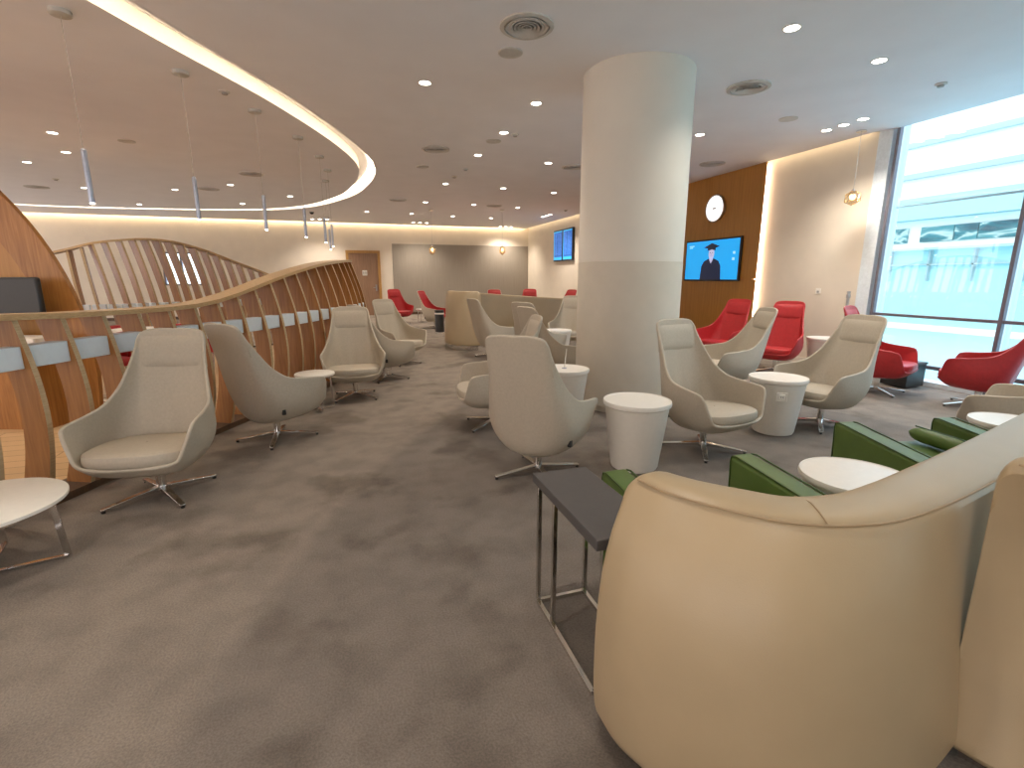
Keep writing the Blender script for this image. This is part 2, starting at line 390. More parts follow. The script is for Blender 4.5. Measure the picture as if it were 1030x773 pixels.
# door
d = struct(bevel(MB().b2(.07, 1.15, BY-.05, BY-.01, 0, 2.40).build('door_1', 'door'), .004))
MB().b2(-.03, .07, BY-.09, BY, 0, 2.5).b2(1.15, 1.25, BY-.09, BY, 0, 2.5).b2(.07, 1.15, BY-.09, BY, 2.40, 2.5).build('door_frame', 'doorframe', d)
mb = MB().b2(1.02, 1.08, BY-.06, BY-.05, .95, 1.2); mb.tube([(1.05, BY-.05, 1.08), (1.05, BY-.11, 1.08), (.93, BY-.11, 1.08)], .012)
mb.build('door_handle', 'steel', d)
sg = bevel(MB().b2(.55, .73, BY-.058, BY-.05, 1.55, 1.75).build('door_sign', 'white', d), .002)
mb = MB().lathe([(0, 0), (.012, .0), (.012, .001)], (0, 0, 0), 12)   # pictogram figures: head + body
fig = MB()
for cx in (.60, .68):
    fig.b2(cx-.012, cx+.012, BY-.0605, BY-.058, 1.68, 1.705).b2(cx-.022, cx+.022, BY-.0605, BY-.058, 1.63, 1.675).b2(cx-.016, cx-.003, BY-.0605, BY-.058, 1.58, 1.63).b2(cx+.003, cx+.016, BY-.0605, BY-.058, 1.58, 1.63)
fig.build('pictogram', 'graypaint', sg)
# amber wood panel on the right wall
p0, p1 = 7.60, 13.4
mb = MB()
ys = [p0, 9.0, 10.57, 12.0, p1]
for i in range(4):
    for z0, z1 in ((0, 1.425), (1.435, CEIL-.0)):
        mb.b2(WX-.14, WX-.11, ys[i]+.002, ys[i+1]-.002, z0, z1)
mb.b2(WX-.12, WX, p0+.1, p1, 0, CEIL)
struct(mb.build('trim_2', 'orange'))
o = MB().b2(WX-.075, WX-.045, p0+.05, p0+.09, .05, CEIL-.02).build('wall_light_strip', glow('slit_led', (1.0, .88, .70), 9))
tag(o, 'vertical warm light strip along the edge of the amber wood panel', 'wall light')
# white reveal next to the window
struct(bevel(MB().b2(WX-.03, WX+.25, 5.46, 5.66, 0, CEIL+.05).build('trim_3', 'mulwhite'), .005))
# round column: smooth upper part, papered lower part, dark plinth
cc = (3.0, 4.96)
o = struct(MB().lathe([(.565, 1.62), (.565, CEIL)], (*cc, 0), 96).build('trim_4', 'column'))
o = struct(MB().lathe([(.50, 0), (.50, .085), (.567, .085), (.567, 1.617), (.562, 1.62)], (*cc, 0), 96).build('trim_5', ['column2']))
# window wall
my = [5.40, 3.83, 2.26, .69, -.88, -2.45, FY+.05]
for i in range(len(my)-1):
    y1, y0 = my[i], my[i+1]
    w = struct(MB().b2(WX+.07, WX+.085, y0+.03, y1-.03, .08, CEIL+.1).build('window_%d' % (i+2), 'glass'))
    bevel(MB().b2(WX-.01, WX+.05, y1-.022, y1+.022, 0, CEIL+.1).build('mullion', 'mullion', w), .004)
    MB().b2(WX+.05, WX+.2, y1-.022, y1+.022, 0, CEIL+.1).build('mullion_fin', 'mulwhite', w)
    bevel(MB().b2(WX+.0, WX+.07, y0+.02, y1-.02, .91, .95).build('transom', 'mullion', w), .004)
    bevel(MB().b2(WX+.10, WX+.12, y0+.04, y1-.04, 2.43, 2.46).build('transom', 'mulwhite', w), .004)
    bevel(MB().b2(WX+.0, WX+.07, y0+.02, y1-.02, .23, .28).build('sill_rail', 'mullion', w), .004)
    MB().b2(WX-.0, WX+.2, y0+.0, y1, 0, .06).build('window_kerb', 'mulwhite', w)
# outside hall
o = struct(MB().b2(WX+.2, 40, -25, 45, -.6, -.4).build('ground', 'frost'))
mb = MB().b2(20, 20.3, -20, 40, 2.45, 3.9).b2(20, 20.3, -20, 40, 4.25, 9)
mb.b2(19.6, 20.3, -20, 40, -.4, -.2)
fac = mb.build('hall_facade', 'outwhite'); tag(fac, 'bright white wall of the hall across the window', 'wall', kind='structure')
MB().b2(19.5, 20.0, -20, 40, 3.5, 4.25).build('bulkhead', 'outblue', fac)
for zz in (5.07, 6.16): MB().b2(19.8, 20, -20, 40, zz-.09, zz+.09).build('beam', 'outrail', fac)
MB().b2(19.3, 19.95, -20, 40, 2.42, 2.5).build('ledge', 'outblue', fac)
MB().b2(19.75, 19.8, -20, 40, -.4, 2.42).build('glazing', 'frost', fac)
for k in range(12): MB().b2(19.6, 19.75, 3.0+k*1.35, 3.06+k*1.35, 1.35, 2.42).build('post', 'outrail', fac)
MB().b2(19.6, 19.75, -20, 40, 1.9, 1.94).build('handrail', 'outrail', fac)
pw = [(13.1, 12.05), (12.02, 11.35), (11.32, 9.6), (15.2, 13.55)]
for k, (a, b) in enumerate(pw):
    o = MB().b2(19.93, 19.99, b, a, 2.73, 3.25).build('poster', m_poster(k))
    tag(o, ['blue teal printed poster across the hall, second from the left window frame', 'narrow teal poster in the middle of the poster row across the hall',
            'wide pale streaked teal poster at the right of the row across the hall', 'teal poster across the hall nearest the white window reveal'][k], 'poster', 'posters across the hall')
# ================================================================ wood rib screens
def screen(path, heights, spacing, label, name, depth=.19, bulge=1.0, tray=True, flip=1, lean=0):
    pts = cr([(a, b, h) for (a, b), h in zip(path, heights)], 12)
    # arc length resample
    out = []; acc = 0; nxt = 0; L = []
    for i in range(len(pts)-1):
        a, b = pts[i], pts[i+1]; seg = math.hypot(b.x-a.x, b.y-a.y)
        while nxt <= acc+seg:
            t = (nxt-acc)/seg; p = a.lerp(b, t); d_ = Vector((b.x-a.x, b.y-a.y, 0)).normalized(); out.append((p, d_)); nxt += spacing
        acc += seg
    base = out[0][0]
    root = thing(name, label, 'screen', (0, 0, 0))
    # profile offsets (away from the aisle) of the front edge by relative height
    def off(z, H):
        u = z/H
        return bulge*(-.11*math.sin(math.pi*u)+(-.02+max(0, H-1.24)*.36)*u**2)
    nrm = lambda d_: Vector((-d_.y, d_.x, 0))*flip
    th = .034; nz = 14
    rows = []
    for i, (p, d_) in enumerate(out):
        H = p.z; nn = nrm(d_); mb = MB(); fr = []; bk = []
        for k in range(nz+1):
            z = .05+(H-.05)*k/nz; o_ = off(z, H)
            dd = depth*(1.0-.12*math.sin(math.pi*k/nz))
            q = Vector((p.x, p.y, 0))+nn*o_-d_*lean*(z/H); fr.append((q, z)); bk.append((q+nn*dd, z))
        def V(q, z, s): w_ = q+d_*s*th/2; return (w_.x, w_.y, z)
        vs = []; 
        for k in range(nz+1): vs += [V(*fr[k], -1), V(*fr[k], 1), V(*bk[k], 1), V(*bk[k], -1)]
        for k in range(nz):
            a = k*4; b = a+4
            mb.f += []; 
        o0 = len(mb.v); mb.v += vs
        for k in range(nz):
            a = k*4; b = a+4
            for (i0, i1, mi) in ((0, 1, 1), (1, 2, 0), (2, 3, 1), (3, 0, 0)):
                mb.f.append((a+i0, a+i1, b+i1, b+i0)); mb.m.append(mi); mb.sm.append(False)
        mb.f += [(0, 1, 2, 3), (nz*4+3, nz*4+2, nz*4+1, nz*4)]; mb.m += [0, 0]; mb.sm += [False, False]
        mb.build('rib', ['ply', 'plyedge'], root)
        rows.append((fr[-1][0], bk[-1][0], H))
        if tray and i < len(out)-1:
            p2, d2 = out[i+1]
            a = Vector((p.x, p.y, 0))+nn*(off(.98, H)+.03); b = Vector((p2.x, p2.y, 0))+nrm(d2)*(off(.98, p2.z)+.03)
            m_ = (a+b)/2+nn*.055; ln = (b-a).length-th
            bevel(MB().box((m_.x, m_.y, .98), (ln, .11, .135), math.atan2((b-a).y, (b-a).x)).build('tray', 'tray', root), .004)
    # top rail
    prof = []
    fine = [(Vector((a.x, a.y, 0)), a.z) for a in pts]
    rr = []
    for i in range(len(rows)):
        a, b, H = rows[i]; nn = (b-a).normalized()
        f_, g_ = a-nn*.02, b+nn*.01
        rr.append([(f_.x, f_.y, H), (f_.x, f_.y, H+.035), (g_.x, g_.y, H+.035), (g_.x, g_.y, H)])
    mb = MB().grid(rr, 0, True, False); mb.f += [(0, 1, 2, 3), tuple(len(mb.v)-4+k for k in (3, 2, 1, 0))]; mb.m += [0, 0]; mb.sm += [False, False]
    mb.build('top_rail', 'plyrail', root)
    rr = []
    for p, d_ in out:
        nn = nrm(d_); a = Vector((p.x, p.y, 0))-nn*.02; b = a+nn*(depth+.06)
        rr.append([(a.x, a.y, 0), (a.x, a.y, .05), (b.x, b.y, .05), (b.x, b.y, 0)])
    mb = MB().grid(rr, 0, True, False); mb.f += [(0, 1, 2, 3), tuple(len(mb.v)-4+k for k in (3, 2, 1, 0))]; mb.m += [0, 0]; mb.sm += [False, False]
    mb.build('plinth', 'darkwood', root)
    return root
bp = [(-3.1, 1.4), (-2.45, 2.6), (-2.05, 3.46), (-1.76, 4.11), (-1.35, 4.98), (-1.1, 5.5), (-.67, 6.3), (-.27, 7.2), (.05, 8.1), (.25, 9.0)]
hh = [1.24, 1.23, 1.215, 1.19, 1.19, 1.26, 1.45, 1.60, 1.68, 1.72]
screen(bp, hh, .29, 'low curved screen of upright plywood ribs with white trays, rising beside the aisle chairs', 'rib_screen')
bp2 = [(-4.9, 9.75), (-4.4, 9.85), (-3.99, 9.93), (-3.61, 10.23), (-3.28, 10.54), (-2.94, 10.95), (-2.56, 11.36), (-2.13, 11.74), (-1.6, 12.09), (-1.25, 12.3)]
hh2 = [1.70, 1.88, 2.0, 2.09, 2.14, 2.12, 1.99, 1.78, 1.53, 1.3]
o = screen(bp2, hh2, .212, 'tall arched screen of leaning plywood ribs behind the low curved screen', 'rib_screen', depth=.20, bulge=.6, tray=True, lean=.22); o.location = (.19, .12, -.03)
# big wooden hoop at the left edge
axr = Vector((math.cos(YAW), -math.sin(YAW), 0)); axf = Vector((math.sin(YAW), math.cos(YAW), 0))
def hoop(cx, cy, cz, ro, ri, d0, d1, mats, name, parent):
    rows = []; N = 72
    for k in range(N+1):
        a = math.radians(-18)+math.radians(216)*k/N
        e = axr*math.cos(a)+Vector((0, 0, math.sin(a)))
        c0 = Vector((cx, cy, cz))
        rows.append([c0+e*ro+axf*d0, c0+e*ri+axf*d0, c0+e*ri+axf*d1, c0+e*ro+axf*d1])
    rows = [[(v.x, v.y, max(v.z, .0)) for v in r] for r in rows]
    mb = MB(); nn = 4
    o0 = 0; mb.v = [v for r in rows for v in r]
    for i in range(N):
        for k in range(4):
            mb.f.append((i*4+k, i*4+(k+1) % 4, (i+1)*4+(k+1) % 4, (i+1)*4+k)); mb.m.append(1 if k in (1, 3) else 0); mb.sm.append(k in (1, 3))
    mb.f += [(0, 1, 2, 3), (N*4+3, N*4+2, N*4+1, N*4)]; mb.m += [0, 0]; mb.sm += [False]*2
    return mb.build(name, mats, parent)
hp = thing('wooden_arch', 'large round plywood arch curving down to the left end of the rib screen', 'arch', (-4.96, 6.88, 0))
for nm, ro, ri, d0, d1, mt in (('outer_hoop', 2.55, 2.20, 0, .05, ['ply', 'ply']), ('inner_hoop', 2.22, 1.70, .05, .3, ['orange', 'orange'])):
    h_ = hoop(0, 0, .57, ro, ri, d0, d1, mt, nm, hp)
# counter with screens inside the arch
MONLOC = (-2.83, 5.95, 0); CTLOC = (-3.45, 6.10, 0)
tvb = thing('monitor', 'dark monitor inside the wooden arch at the left edge', 'screen', MONLOC, -YAW)
bevel(MB().box((-.62, 0, 1.26), (1.3, .06, .40)).build('casing', 'black', tvb), .02)
MB().box((-.62, 0, .98), (.08, .05, .18)).box((-.62, 0, .91), (.4, .25, .012)).build('stand', 'black', tvb)
ct = thing('counter', 'long white topped counter inside the ribbed enclosure under the dark monitor', 'counter', CTLOC, -YAW)
bevel(MB().box((-.45, 0, .87), (2.3, .32, .05)).build('worktop', 'white', ct), .005)
bevel(MB().box((-.45, .0, .425), (2.2, .26, .85)).build('cabinet_body', 'ply', ct), .005)
struct(MB().add([(x, y, .004) for x, y in [(-3.4, 1.7), (-2.42, 3.3), (-1.75, 4.85), (-1.05, 6.35), (-.6, 7.4), (-.3, 8.3), (-.15, 9.1), (-.7, 11), (-1.6, 11.9), (-3.3, 10.4), (-4.9, 9.6), (-8, 9), (-8, 2)]], [tuple(range(13))]).build('floor_2', 'plank'))
# ================================================================ CHAIR
B_ = [(0, -.372, .318), (.19, -.365, .322), (.305, -.335, .345), (.352, -.315, .43), (.395, -.285, .545), (.402, -.235, .585), (.385, -.06, .605), (.36, .10, .64), (.315, .22, .74), (.28, .30, .86), (.255, .375, .98), (.24, .42, 1.06), (.205, .445, 1.105), (.11, .46, 1.12), (0, .465, 1.12)]
L_ = [(0, -.18, .225), (.10, -.18, .225), (.17, -.15, .225), (.20, -.11, .225), (.22, -.06, .225), (.23, 0, .225), (.23, .05, .225), (.22, .10, .225), (.20, .14, .225), (.17, .17, .225), (.14, .19, .225), (.11, .2, .225), (.08, .21, .225), (.04, .215, .225), (0, .22, .225)]
M_ = [(0, -.29, .25), (.16, -.285, .255), (.26, -.26, .265), (.325, -.20, .30), (.355, -.14, .335), (.37, -.07, .36), (.37, .03, .38), (.355, .13, .40), (.33, .20, .44), (.29, .25, .48), (.24, .285, .51), (.19, .30, .53), (.14, .31, .54), (.07, .315, .545), (0, .32, .545)]
def full(h): return h+[(-x, y, z) for x, y, z in h[-2:0:-1]]
def make_chair(name, kind):
    """kind: beige, red, or two (beige outside, red inside)"""
    out_m, in_m, pipe = {'beige': ('fabric', 'fabric', 'piping'), 'red': ('red', 'red', 'redpipe'), 'two': ('fabric', 'red', 'piping')}[kind]
    r = thing(name, '', 'armchair')
    Bs, Ls, Ms = (cr(full(a), 4, True) for a in (B_, L_, M_))
    cols = []
    for b, l, m in zip(Bs, Ls, Ms):
        cols.append(cr([(0, .02, .215), l, m, b], 5))
    n = len(cols); nr = len(cols[0]); vs = [(0, .02, .215)]; fs = []
    for j in range(1, nr):
        for i in range(n): vs.append(tuple(cols[i][j]))
    for i in range(n):
        fs.append((0, 1+i, 1+(i+1) % n))
        for j in range(nr-2):
            a = 1+j*n; b = a+n; k = (i+1) % n; fs.append((a+i, b+i, b+k, a+k))
    # double skin made by hand: outer skin, and inner skin moved inwards along the normals
    me = bpy.data.meshes.new('t'); me.from_pydata(vs, [], fs)
    bm = bmesh.new(); bm.from_mesh(me); bmesh.ops.recalc_face_normals(bm, faces=bm.faces); bm.normal_update(); bm.verts.ensure_lookup_table()
    nv = [v.normal.copy() for v in bm.verts]
    # make sure normals point outwards/backwards (down at the pan)
    s = -1 if nv[0].z > 0 else 1
    T = .024
    inner = [Vector(v)-nn_*s*T for v, nn_ in zip(vs, nv)]
    bm.free(); bpy.data.meshes.remove(me)
    mb = MB(); mb.add(vs, fs, 0, True); mb.add(inner, fs, 1, True)
    N = len(vs); e = 1+(nr-2)*n
    mb.f += [(e+i, e+(i+1) % n, N+e+(i+1) % n, N+e+i) for i in range(n)]; mb.m += [1]*n; mb.sm += [True]*n
    mb.build('shell', [out_m, in_m], r)
    rim = [(Vector(vs[e+i])+inner[e+i])/2 for i in range(n)]
    MB().tube(rim, .0122, 8, True).build('rim', pipe if kind != 'red' else 'red', r)
    # back seam pad (headrest), following the inner face of the back
    cb = cols[n//2]
    def yb(z):
        for a, b in zip(cb[:-1], cb[1:]):
            if a.z <= z <= b.z: return a.y+(b.y-a.y)*(z-a.z)/(b.z-a.z)
        return cb[-1].y
    rows = []
    for j in range(13):
        v = -1+2*j/12; z = .968+v*.118; row = []
        for i in range(17):
            u = -1+2*i/16; pf = max(0, (1-abs(u)**5)*(1-abs(v)**4))
            w_ = .248-.014*v-.02*max(0, v-.5)**2; row.append((u*w_, yb(z)-.022-.022*pf-.022*u*u, z))
        rows.append(row)
    MB().grid(rows).build('headrest', in_m if kind != 'beige' else 'fabric_pad', r)
    # seat cushion
    def sq(a, hw, y0, y1):
        ca, sa = math.cos(a), math.sin(a); k = 2/2.8
        return (hw*math.copysign(abs(ca)**k, ca), (y0+y1)/2+(y1-y0)/2*math.copysign(abs(sa)**k, sa))
    rows = []
    for s_, z in ((.86, .295), (.96, .305), (1.0, .325), (1.0, .362), (.975, .386), (.90, .400), (.6, .408), (.3, .411), (.02, .412)):
        rows.append([(*sq(2*math.pi*k/40, .348*s_, -.09-.292*s_, -.09+.31*s_), z+.012-.06*(sq(2*math.pi*k/40, .348*s_, -.09-.292*s_, -.09+.31*s_)[1]+.1)) for k in range(40)])
    MB().grid(rows, 0, True).build('seat_cushion', in_m if kind != 'beige' else 'fabric_pad', r)
    # swivel base
    MB().lathe([(.10, .212), (.10, .200), (.05, .195), (.034, .19), (.030, .07), (.045, .055), (.045, .035), (.0, .03)], n=24).build('post', 'chrome', r)
    for k in range(4):
        a = math.radians(45+90*k); c_, s_ = math.cos(a), math.sin(a)
        leg = bevel(MB().bar((c_*.02, s_*.02, .058), (c_*.365, s_*.365, .022), .050, .03, 0, .036, .012).build('leg', 'chrome', r), .003)
        MB().lathe([(.012, 0), (.014, .006), (.012, .02)], (c_*.352, s_*.352, 0), 12).build('foot_glide', 'black', leg)
    bevel(MB().box((-.318, .14, .33), (.030, .028, .05), -.2).build('side_tag', 'black', r), .003)
    return r
protos = {k: make_chair({'beige': 'swivel_chair', 'red': 'swivel_chair', 'two': 'swivel_chair'}[k], k) for k in ('beige', 'red', 'two')}
used = set()
def face(v): return math.atan2(v[0], -v[1])
def chair(kind, x, y, f, label, group):
    p = protos[kind]
    if kind not in used:
        used.add(kind); p.location = (x, y, 0); p.rotation_euler = (0, 0, face(f)); p['label'] = label; p['group'] = group; return p
    return dup(p, label, (x, y, 0), face(f), group)
GA, GB, GC, GD = 'beige chairs along the rib screen', 'beige chairs around the column', 'red chairs by the window wall', 'chairs at the far back wall'
chair('beige', -1.30, 3.72, (-.15, -1), 'beige high back swivel chair nearest the round white table at the left edge', GA)
chair('beige', -.71, 4.80, (.72, .72), 'beige swivel chair seen side on from outside, second along the rib screen', GA)
chair('beige', .0, 6.28, (.0, -1), 'beige swivel chair facing straight at us before the rising rib screen', GA)
chair('beige', .43, 7.3, (.9, .45), 'beige swivel chair side on, half hidden behind the one facing us', GA)
chair('beige', .78, 8.6, (.55, -.8), 'farthest beige swivel chair at the end of the rib screen', GA)
chair('beige', 1.28, 3.28, (.66, .70), 'beige swivel chair seen from behind, beside the dark side table', GB)
chair('beige', 1.32, 4.60, (-1, .12), 'beige swivel chair facing left, mostly hidden behind another chair', GB)
chair('beige', 2.55, 6.10, (.95, .25), 'beige swivel chair turned right toward the column, tub table before it', GB)
chair('beige', 2.5, 8.8, (.95, .25), 'beige swivel chair side on against the end of the high sofa wall', GB)
chair('beige', 2.86, 7.4, (.8, .5), 'beige swivel chair whose top only shows above another chair, left of column', GB)
chair('beige', 4.22, 9.2, (-.6, -.8), 'far beige swivel chair facing us, cut by the column left edge', GB)
chair('beige', 2.82, 3.33, (.16, -1), 'beige swivel chair facing us just right of the column', GB)
chair('beige', 4.42, 3.56, (-1, .0), 'large beige swivel chair facing left beside the tub table with a socket', GB)
chair('beige', 4.55, 5.0, (-.93, .25), 'beige swivel chair facing left, in front of the red chairs', GB)
chair('beige', 5.0, 7.1, (-.5, -.9), 'beige chair of which a sliver shows behind the right column edge', GB)
chair('beige', 4.92, 2.26, (-.3, 1), 'beige swivel chair cut off by the right edge of the photo', GB)
chair('red', 6.10, 6.95, (-.95, -.25), 'red leather swivel chair in front of the amber wood panel', GC)
chair('red', 6.3, 5.97, (-.9, -.45), 'red leather swivel chair in front of the cream wall', GC)
chair('red', 6.45, 4.47, (.35, -.94), 'red leather swivel chair at the window frame behind the large beige chair', GC)
chair('red', 6.78, 3.55, (-.38, .93), 'dark red swivel chair seen from its side before the window', GC)
chair('red', 1.55, 16.6, (.35, -.95), 'red swivel chair at the left end of the grey back panel', GD)
chair('two', 2.35, 14.6, (.8, -.6), 'chair beige outside and red inside beside the black bin', GD)
chair('two', 4.5, 15.4, (-.1, -1), 'beige edged chair with red lining whose top shows over the sofa wall', GD)
chair('red', 5.65, 15.6, (-.5, -.9), 'red chair top seen above the middle of the high sofa wall', GD)
chair('red', 6.45, 14.6, (-.9, -.3), 'red chair at the right side wall above the sofa wall', GD)
chair('red', 6.7, 13.4, (-.95, -.1), 'red chair at the side wall closest to the column', GD)
for o_ in list(C.objects):
    if o_.parent is None and o_.name.startswith('swivel_chair'): o_.scale = (.92, .98, .965)
# ================================================================ TABLES
def make_tub(name, socket=False):
    r = thing(name, '', 'side table')
    MB().lathe([(.150, .012), (.172, .018), (.180, .035), (.238, .495), (.241, .505), (.236, .51)], n=56).build('tub_body', 'white', r)
    MB().lathe([(.236, .510), (.252, .514), (.256, .530), (.252, .547), (.246, .548), (.242, .543), (0, .543)], n=56).build('table_top', 'whitetop', r)
    MB().lathe([(.155, 0), (.160, .004), (.160, .014), (.150, .016)], n=48).build('base_ring', 'chrome', r)
    if socket:
        so = bevel(MB().box((0, -.2265, .40), (.085, .012, .085)).build('power_socket', 'white', r), .003)
        bevel(MB().box((0, -.2335, .40), (.05, .004, .05)).build('socket_face', 'whitetop', so), .002)
        MB().box((-.008, -.236, .40), (.005, .002, .012)).box((.008, -.236, .40), (.005, .002, .012)).build('socket_slots', 'black', so)
    return r
GT = 'white tub side tables'
tub = make_tub('tub_table'); tub.location = (2.03, 3.15, 0); tub['label'] = 'white round tub table in front of the column, beside the chair seen from behind'; tub['group'] = GT
tubs = make_tub('tub_table', True); tubs.location = (3.78, 3.52, 0); tubs.rotation_euler = (0, 0, -.62); tubs['label'] = 'white round tub table with a square power socket on its side'; tubs['group'] = GT
dup(tub, 'white tub table left of the column with a thin rod on it', (2.05, 4.55, 0))
dup(tub, 'white round tub table half hidden by the far left edge of the column', (3.5, 8.1, 0))
dup(tub, 'small looking white tub table by the cream wall between two red chairs', (6.98, 5.72, 0))
dup(tub, 'white round table between the two green armchairs behind the front sofa', (2.36, 1.66, 0), scale=(1.0, 1.0, .89))
dup(tub, 'white round tub table beyond the far green armchair by the right edge', (4.20, 1.98, 0), scale=(.9, .9, .93))
rod = thing('charging_rod', 'thin pale rod standing on the tub table left of the column', 'rod', (2.05, 4.55, .544))
MB().tube([(0, 0, .004), (.03, .02, .2)], .005).build('rod', 'whitetop', rod)
MB().lathe([(.025, 0), (.025, .006), (.01, .01)], (0, 0, 0), 16).build('foot', 'bluemetal', rod)
def make_coffee(name, R, H, lab):
    r = thing(name, lab, 'side table')
    MB().lathe([(R-.01, H-.022), (R, H-.018), (R, H-.003), (R-.004, H), (0, H)], n=56).build('table_top', 'whitetop', r)
    MB().lathe([(R-.03, H-.034), (R-.02, H-.034), (R-.02, H-.023), (R-.03, H-.023)], n=48).build('top_rim', 'chrome', r)
    k = R*.86
    for j, a in enumerate((math.radians(20), math.radians(110))):
        c_, s_ = math.cos(a), math.sin(a); lf = MB()
        z1 = .01+.012*j
        lf.bar((-c_*k, -s_*k, z1), (c_*k, s_*k, z1), .025, .01)
        for s in (-1, 1): lf.bar((s*c_*k, s*s_*k, z1), (s*c_*k*.92, s*s_*k*.92, H-.02), .03, .01)
        bevel(lf.build('leg_frame', 'chrome', r), .001)
    return r
cf = make_coffee('coffee_table', .36, .37, 'low round white coffee table with crossed chrome frames at the left edge'); cf.location = (-1.81, 2.90, 0); cf['group'] = 'low white tables on chrome frames'
cf.rotation_euler = (0, 0, math.radians(-5))
dup(cf, 'small round white table between the side on chair and the next chair by the ribs', (-.42, 5.75, 0), 0, scale=(.58, .58, 1.15))
dup(cf, 'small round table on chrome legs between the two farthest rib screen chairs', (.42, 7.98, 0), 0, scale=(.5, .5, 1.1))
dup(cf, 'small white table on metal legs between the two chairs at the grey back wall', (2.35, 16.7, 0), 0, scale=(.75, .75, 1.2))
# dark side table on a chrome frame
st = thing('side_table', 'dark grey rectangular side table on a chrome frame at the sofa end', 'side table', (.845, 1.6, 0))
bevel(MB().b2(-.14, .11, -.32, .27, .585, .625).build('table_top', 'darktop', st), .003)
lf = MB(); x0, x1, y0, y1 = -.115, .115, -.29, .25
t = .018
lf.b2(x0-t/2, x0+t/2, y0, y1, 0, t).b2(x1-t/2, x1+t/2, y0, y1, 0, t).b2(x0, x1, y0-t/2, y0+t/2, 0, t).b2(x0, x1, y1-t/2, y1+t/2, 0, t)
bevel(lf.build('base_frame', 'chrome', st), .001)
for x in (x0, x1):
    for y in (y1, y1-.17):
        bevel(MB().b2(x-t/2, x+t/2, y-t/2, y+t/2, t, .585).build('leg', 'chrome', st), .001)
# ================================================================ SOFA WALLS
def wall_sofa(name, label, st, zb=.04, loc=(0, 0, 0)):
    """st: stations (x, y, height, thickness, nx, ny) with n the outward (camera side) normal"""
    r = thing(name, label, 'sofa', loc)
    S = cr([(a[0], a[1], a[2]) for a in st], 8); TT = cr([(a[3], a[4], a[5]) for a in st], 8)
    rows = []; seam = []; seam2 = []
    for p, q in zip(S, TT):
        H = p.z; T = q.x; n_ = Vector((math.cos(q.y), math.sin(q.y), 0)); b = q.z
        P0 = Vector((p.x, p.y, 0))    # ridge centre line
        prof = [(-T*.55-.02, max(.10, zb)), (-T*.55-.03, H*.45), (-T*.52, H*.8), (-T*.5, H-.03), (-T*.42, H-.006), (-T*.2, H+.006), (T*.12, H+.004), (T*.36, H-.008), (T*.47, H-.03), (T*.54+b*.45, H-.10), (T*.64+b*.95, H*.76), (T*.74+b*1.15, H*.55), (T*.84+b*1.05, H*.32), (T*.94+b*.8, H*.13), (T*.95+b*.6, zb+.015), (T*.85+b*.55, zb)]
        row = []
        for o_, z in prof:
            v = P0+n_*o_; row.append((v.x, v.y, z))
        rows.append(row); v = P0+n_*(T*.44); seam.append((v.x, v.y, H-.012))
        v = P0-n_*(T*.47); seam2.append((v.x, v.y, H-.014))
    mb = MB(); mb.grid(rows, 0, True)
    # rounded end caps: shrink the end section toward its middle, moved along the path
    for idx, nb in ((0, 1), (-1, -2)):
        e = [Vector(v) for v in rows[idx]]; cx = sum((Vector((v[0], v[1], 0)) for v in rows[idx]), Vector())/len(e)
        dr = Vector((S[idx].x-S[nb].x, S[idx].y-S[nb].y, 0)).normalized()
        prev = [tuple(v) for v in e]; Tt = st[idx][3]
        rr = [prev]
        for ph in (25, 50, 70, 85):
            c_, s_ = math.cos(math.radians(ph)), math.sin(math.radians(ph))
            rr.append([((cx+(Vector((v.x, v.y, 0))-cx)*c_+dr*Tt*.45*s_).x, (cx+(Vector((v.x, v.y, 0))-cx)*c_+dr*Tt*.45*s_).y, v.z-(.10*(1-c_) if v.z > st[idx][2]*.6 else 0)) for v in e])
        mb.grid(rr, 0, True)
        k = len(mb.v); mm = len(e); mb.f.append(tuple(range(k-mm, k))); mb.m.append(0); mb.sm.append(True)
    o = mb.build('sofa_back', 'leather', r, weld=True); mod(o, 'SUBSURF', levels=1, render_levels=1)
    MB().tube(seam, .0035, 6).build('outer_seam', 'stitch', r)
    if zb < .05:
        k = len(S)//2-14; v0 = Vector(seam[k]); v1 = Vector(seam2[k]); mid = (v0+v1)/2+Vector((0, 0, .019)); q0 = v0.lerp(mid, .5)+Vector((0, 0, .004)); q1 = v1.lerp(mid, .5)+Vector((0, 0, .004))
        MB().tube([v0, q0, mid, q1, v1], .002, 6).build('cross_seam', 'stitch', r)
    rows = []
    for p, q in zip(S, TT):
        n_ = Vector((math.cos(q.y), math.sin(q.y), 0)); P0 = Vector((p.x, p.y, 0)); T = q.x
        rows.append([tuple(P0+n_*o_+Vector((0, 0, z))) for o_, z in ((-T*.4, 0), (-T*.4, .1), (T*.5*(zb > .05), .1), (T*.5*(zb > .05), 0))])
    mb = MB().grid(rows, 0, True, False); mb.f += [(0, 1, 2, 3), tuple(len(mb.v)-4+k for k in (3, 2, 1, 0))]; mb.m += [0, 0]; mb.sm += [False]*2
    mb.build('plinth', 'chrome', r)
    return r
D = math.radians
wall_sofa('curved_sofa_back', 'large cream leather curved high sofa back filling the right foreground', [
    # x, y, height, thickness, normal angle, bulge
(.845, 1.20, .87, .13, D(-175), .07), (.89, 1.10, .87, .16, D(-165), .09), (.98, 1.00, .865, .18, D(-145), .10), (1.10, .92, .855, .19, D(-118), .08), (1.28, .885, .85, .20, D(-98), .04),
    (1.48, .905, .85, .21, D(-88), .0), (1.75, .96, .85, .22, D(-82), -.04), (2.05, 1.03, .85, .22, D(-77), -.08), (2.6, 1.17, .85, .22, D(-76), -.1), (3.4, 1.38, .85, .22, D(-76), 0), (4.1, 1.56, .85, .22, D(-76), 0)])
